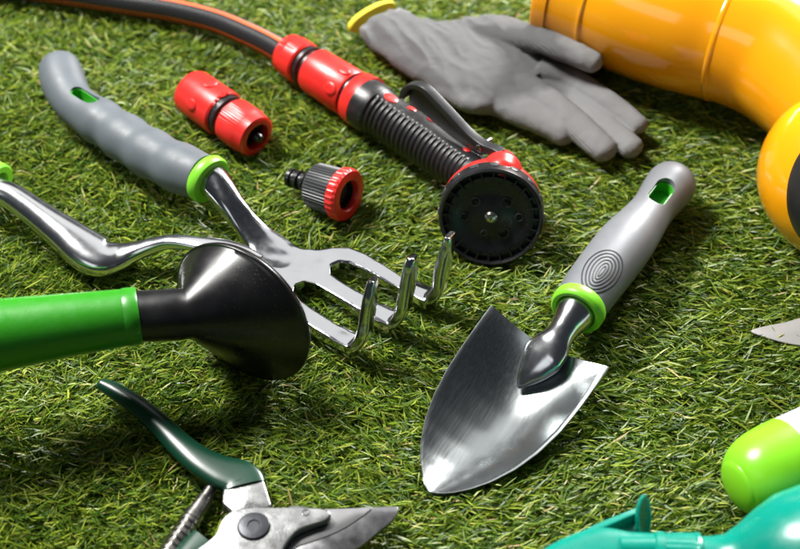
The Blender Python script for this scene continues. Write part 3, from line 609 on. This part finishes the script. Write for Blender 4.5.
# ================================================================== SPRAY BOTTLE (teal) + LIME BOTTLE + PALE BLADE
sbt = thing("spray_bottle", "teal spray bottle with trigger lying at the bottom right corner", "spray bottle", P(720, 540))
N0 = P(655, 562, 3.6); N1 = P(830, 568, 3.9); ax = (N1-N0).normalized()
finish("bottle", lathe(N0+ax*1.9, ax, [(0, .8), (0, 1.25), (.7, 1.28), (1.3, 1.4), (1.9, 1.85), (2.7, 2.6), (3.6, 3.3), (4.8, 3.8), (6.5, 4.05), (9, 4.1), (16, 4.1), (18, 3.9), (18.6, 3.3), (18.6, .1)], 80), M['teal'], sbt, 50)
finish("neck_collar", lathe(N0-ax*.1, ax, [(0, 1.0), (0, 1.32), (.12, 1.42), (.5, 1.42), (.52, 1.36), (1.9, 1.38), (2.0, 1.45), (2.15, 1.42), (2.15, 1.0)], 140, mod=knurl(30, .02, (5,))), M['teal'], sbt, 30)
hmb2 = loft([(P(654, 563, 3.6), 1.25, 1.2, 3), (P(630, 562, 3.6), 1.25, 1.15, 3.4), (P(600, 562, 3.6), 1.5, 1.1, 3.6), (P(565, 572, 3.6), 1.3, 1.1, 3.6), (P(530, 590, 3.6), 1.0, 1.0, 3.6)], 32, 6)
finish("spray_head", hmb2, M['teal'], sbt, 60)
finish("pump_barrel", lathe(P(618, 552, 4.2), (P(655, 552, 4.2)-P(618, 552, 4.2)), [(0, .1), (0, .62), (.1, .72), (1.9, .72), (1.95, .5)], 40), M['teal'], sbt)
tg = MB()
prism([P(u, v, 2.9) for u, v in [(552, 551), (587, 531), (602, 524), (637, 510), (640, 536), (625, 548), (590, 552)]], (0, 0, .25), tg)
def wall(a_, b_, z0, z1, t, mb):
    pa, pb = P(*a_, 3.9), P(*b_, 3.9); pa.z = pb.z = z0; d = (pb-pa).normalized(); s_ = Vector((-d.y, d.x, 0))*t
    prism([pa, pb, pb-s_, pa-s_], (0, 0, z1-z0), mb)
wall((545, 556), (588, 531), 2.9, 3.9, .18, tg); wall((588, 531), (637, 509.5), 2.9, 3.9, .18, tg)
finish("trigger", tg, M['teal'], sbt, 40, .04)
pc_ = P(641, 517, 3.7); pn_ = Vector((.88, -.42, .22)).normalized(); pv = MB(); t_, s_, u_ = basis(pn_)
rings = []
for (rr, d) in ((0.02, .18), (.5, .14), (.85, .02), (.97, -.08), (1, -.16), (.97, -.22), (.85, -.14), (.5, -.02), (.02, .02)):
    rings.append([pc_+s_*(.78*rr*math.cos(2*math.pi*j/40))+u_*(1.45*rr*math.sin(2*math.pi*j/40))-pn_*d for j in range(40)])
vs = [p for r in rings for p in r]
pv.add(vs, [(i*40+j, i*40+(j+1) % 40, (i+1)*40+(j+1) % 40, (i+1)*40+j) for i in range(8) for j in range(40)])
finish("trigger_paddle", pv, M['teal'], sbt, 60)

lb = thing("plastic_bottle", "rounded lime green end of a white plastic container above the teal bottle", "plastic container", P(760, 470))
Ls = P(732, 489, 2.3); ldir = Vector((.89, .455, .0)).normalized()
finish("green_base", lathe(Ls, ldir, [(0, .01), (.02, .4), (.08, .8), (.18, 1.12), (.27, 1.3), (.33, 1.34), (.36, 1.35), (.38, 1.41), (.5, 1.55), (.75, 1.76), (1.05, 1.94), (1.5, 2.12), (2.1, 2.24), (2.9, 2.31), (3.6, 2.33), (3.65, 2.2)], 80), M['limeplastic'], lb, 60)
finish("white_body", lathe(Ls+ldir*3.55, ldir, [(0, 2.2), (0, 2.31), (6, 2.36), (13, 2.3), (14, 1.9), (14.2, .1)], 64), M['white'], lb, 50)
pb = thing("blade_tip", "pale satin metal blade tip half sunk in the grass at the right edge", "blade", P(780, 332))
bp_ = smoothpoly([(751, 331), (765, 326), (785, 322), (815, 314), (860, 305), (900, 312), (890, 335), (840, 346), (800, 345), (772, 339)], 4)
bpm = MB(); prism([P(u, v, .02) for u, v in bp_], (0, 0, -.12), bpm)
finish("metal_blade", bpm, M['palewhite'], pb, 30, .03)

# ================================================================== ARTIFICIAL GRASS
dg = bpy.context.evaluated_depsgraph_get(); dg.update()
GX0, GX1, GY0, GY1, GS = -38, 38, -28, 42, .2
nx, ny = int((GX1-GX0)/GS)+1, int((GY1-GY0)/GS)+1
low = np.full((nx, ny), 99.0)
for o in list(scene.objects):
    if o.type != 'MESH' or o is ground: continue
    me = o.data; co = np.empty(len(me.vertices)*3); me.vertices.foreach_get('co', co); co = co.reshape(-1, 3)/S
    if co[:, 2].min() > 1.6: continue
    x0, x1 = co[:, 0].min(), co[:, 0].max(); y0, y1 = co[:, 1].min(), co[:, 1].max()
    i0, i1 = max(0, int((x0-GX0)/GS)), min(nx-1, int((x1-GX0)/GS)+1); j0, j1 = max(0, int((y0-GY0)/GS)), min(ny-1, int((y1-GY0)/GS)+1)
    if i1 <= i0 or j1 <= j0: continue
    tree = bvh(o); upd = Vector((0, 0, 1))
    for i in range(i0, i1+1):
        for j in range(j0, j1+1):
            r = tree.ray_cast(Vector((GX0+i*GS, GY0+j*GS, -5)), upd, 7.5)
            if r[0] is not None and r[0].z < low[i, j]: low[i, j] = r[0].z
# one cell of dilation so that edges do not pierce thin sheets
pad = low.copy()
for dx, dy in ((1, 0), (-1, 0), (0, 1), (0, -1)): pad = np.minimum(pad, np.roll(np.roll(low, dx, 0), dy, 1)+.08)
low = pad

def vnoise(x, y, sc_, seed):
    r = np.random.default_rng(seed); T = r.random((128, 128)); xs, ys = x/sc_+500, y/sc_+500
    xi, yi = np.floor(xs).astype(int), np.floor(ys).astype(int); fx, fy = xs-xi, ys-yi; fx = fx*fx*(3-2*fx); fy = fy*fy*(3-2*fy)
    g_ = lambda a, b: T[a % 128, b % 128]
    return (g_(xi, yi)*(1-fx)+g_(xi+1, yi)*fx)*(1-fy)+(g_(xi, yi+1)*(1-fx)+g_(xi+1, yi+1)*fx)*fy
def blades(n, x0, x1, y0, y1, wid, thatch=False, hole=None):
    sp = .8
    tx, ty = rng.uniform(x0, x1, n), rng.uniform(y0, y1, n)
    gx, gy = np.round(tx/sp), np.round(ty/sp)          # tuft the blade belongs to
    hsh = np.sin(gx*127.1+gy*311.7)*43758.5453; hsh -= np.floor(hsh); h2 = np.sin(gx*269.5+gy*183.3)*43758.5453; h2 -= np.floor(h2)
    rx = gx*sp+(h2-.5)*.6+rng.normal(0, .17, n); ry = gy*sp+(hsh-.5)*.6+rng.normal(0, .17, n)
    if hole is not None:
        k = (rx < hole[0]) | (rx > hole[1]) | (ry < hole[2]) | (ry > hole[3]); rx, ry, hsh, h2 = rx[k], ry[k], hsh[k], h2[k]; n = len(rx)
    base = (vnoise(rx, ry, 7, 1)-.5)*1.6+(hsh-.5)*1.4
    ang = base*(1-.65*np.clip((rx+5)/16, 0, 1))+rng.normal(0, .5, n)+np.where(rng.random(n) < .35, math.pi, 0)-.1
    if thatch:
        ang = rng.uniform(0, 2*math.pi, n); Ln = rng.uniform(.5, 1.2, n); hgt = rng.uniform(.35, 1.15, n); w_ = np.full(n, wid*.45)
    else:
        Ln = rng.uniform(.5, 1.3, n)*(.85+.3*h2); hgt = rng.uniform(.8, 1.6, n)*(.88+.24*vnoise(rx, ry, 4, 5)); w_ = wid*rng.uniform(.75, 1.2, n)
    NS = 5; t = np.linspace(0, 1, NS)[None, :]
    curl = rng.normal(0, .13, n)[:, None]*(9 if thatch else 1)
    a = ang[:, None]+curl*t*t*.9
    droop = rng.uniform(-.1, .3, n)[:, None]
    s = Ln[:, None]*(t if not thatch else (.25*t+.75*t**1.6))
    X = rx[:, None]+np.cos(a)*s; Y = ry[:, None]+np.sin(a)*s
    z0 = rng.uniform(-1.15, -.15, n)[:, None]
    Z = z0+np.minimum(hgt[:, None]-1.25-z0+.25, Ln[:, None]*(.8-.35*np.clip((rx+3)/14, 0, 1))[:, None])*(t-.25*t*t)*1.3-droop*.3*t*t if not thatch else -1.25+hgt[:, None]*(1-(1-np.minimum(1, t*1.25))**2)-droop*np.maximum(0, t-.6)**1.5*.9
    if thatch: Z = Z+np.sin(t*9+curl*6)*.12
    wv = (w_[:, None]*np.array([.8, 1.0, 1.0, .82, .12])[None, :])/2
    tw = rng.normal(0, .7, n)[:, None]+rng.normal(0, .35, n)[:, None]*t
    px_, py_, pz_ = -np.sin(a)*np.cos(tw), np.cos(a)*np.cos(tw), np.sin(tw)
    A_ = np.stack([X-px_*wv, Y-py_*wv, Z-pz_*wv], -1); B_ = np.stack([X+px_*wv, Y+py_*wv, Z+pz_*wv], -1)
    V = np.stack([A_, B_], 2).reshape(n, NS*2, 3)
    fi = np.clip(((V[..., 0]-GX0)/GS).round().astype(int), 0, nx-1); fj = np.clip(((V[..., 1]-GY0)/GS).round().astype(int), 0, ny-1)
    inside = (V[..., 0] > GX0) & (V[..., 0] < GX1) & (V[..., 1] > GY0) & (V[..., 1] < GY1)
    lim = np.where(inside, low[fi, fj], 99.0)
    stray = (rng.random(n) < .16) & (rx > 19); lim = np.where(stray[:, None], 99.0, lim)-.06
    V[..., 2] = np.maximum(np.where(V[..., 2] > lim, lim-.03, V[..., 2]), -1.3)
    return V
def grassmesh(name, V, m):
    n, q, _ = V.shape; me = bpy.data.meshes.new(name); nv = n*q; NS = q//2
    me.vertices.add(nv); me.vertices.foreach_set('co', (V.reshape(-1)*S).astype(np.float32))
    f0 = np.array([[2*i, 2*i+1, 2*i+3, 2*i+2] for i in range(NS-1)])
    F = (np.arange(n)[:, None, None]*q+f0[None]).reshape(-1)
    nf = n*(NS-1); me.loops.add(nf*4); me.loops.foreach_set('vertex_index', F.astype(np.int32))
    me.polygons.add(nf); me.polygons.foreach_set('loop_start', np.arange(0, nf*4, 4, dtype=np.int32)); me.polygons.foreach_set('loop_total', np.full(nf, 4, dtype=np.int32))
    me.polygons.foreach_set('use_smooth', np.ones(nf, dtype=bool)); me.update(); me.validate()
    me.materials.append(m); o = bpy.data.objects.new(name, me); COL.objects.link(o); o['kind'] = 'stuff'; return o
def grass_material(name, stops, rough=.42, tr=.25):
    m = bpy.data.materials.new(name); m.use_nodes = True; nt = m.node_tree; N = nt.nodes; L = nt.links; b = N["Principled BSDF"]
    g_ = N.new("ShaderNodeNewGeometry"); cr = N.new("ShaderNodeValToRGB"); L.new(g_.outputs["Random Per Island"], cr.inputs[0])
    e = cr.color_ramp.elements; e[0].position, e[0].color = stops[0][0], (*stops[0][1], 1); e[1].position, e[1].color = stops[1][0], (*stops[1][1], 1)
    for p, c in stops[2:]: x = e.new(p); x.color = (*c, 1)
    L.new(cr.outputs[0], b.inputs["Base Color"]); b.inputs["Roughness"].default_value = rough; b.inputs["Specular IOR Level"].default_value = .4
    t = N.new("ShaderNodeBsdfTranslucent"); L.new(cr.outputs[0], t.inputs[0]); mx = N.new("ShaderNodeMixShader"); mx.inputs[0].default_value = tr
    L.new(b.outputs[0], mx.inputs[1]); L.new(t.outputs[0], mx.inputs[2]); L.new(mx.outputs[0], N["Material Output"].inputs[0]); return m
gmat = grass_material("turf_blades", [(0, (.022, .065, .006)), (.35, (.075, .15, .009)), (.68, (.17, .255, .015)), (.88, (.27, .345, .025)), (.97, (.36, .40, .06)), (1, (.42, .29, .13))], .42, .15)
tmat = grass_material("turf_thatch", [(0, (.16, .17, .04)), (.5, (.10, .16, .03)), (.75, (.24, .17, .08)), (1, (.20, .22, .06))], .6, .15)
V1 = blades(520000, GX0, GX1, GY0, GY1, .088)
V2 = blades(36000, GX0, GX1, GY0, GY1, .11, thatch=True)
grassmesh("grass", V1, gmat); grassmesh("thatch", V2, tmat)
V3 = blades(130000, -90, 90, -75, 120, .2, hole=(GX0, GX1, GY0, GY1)); grassmesh("outer_grass", V3, gmat)
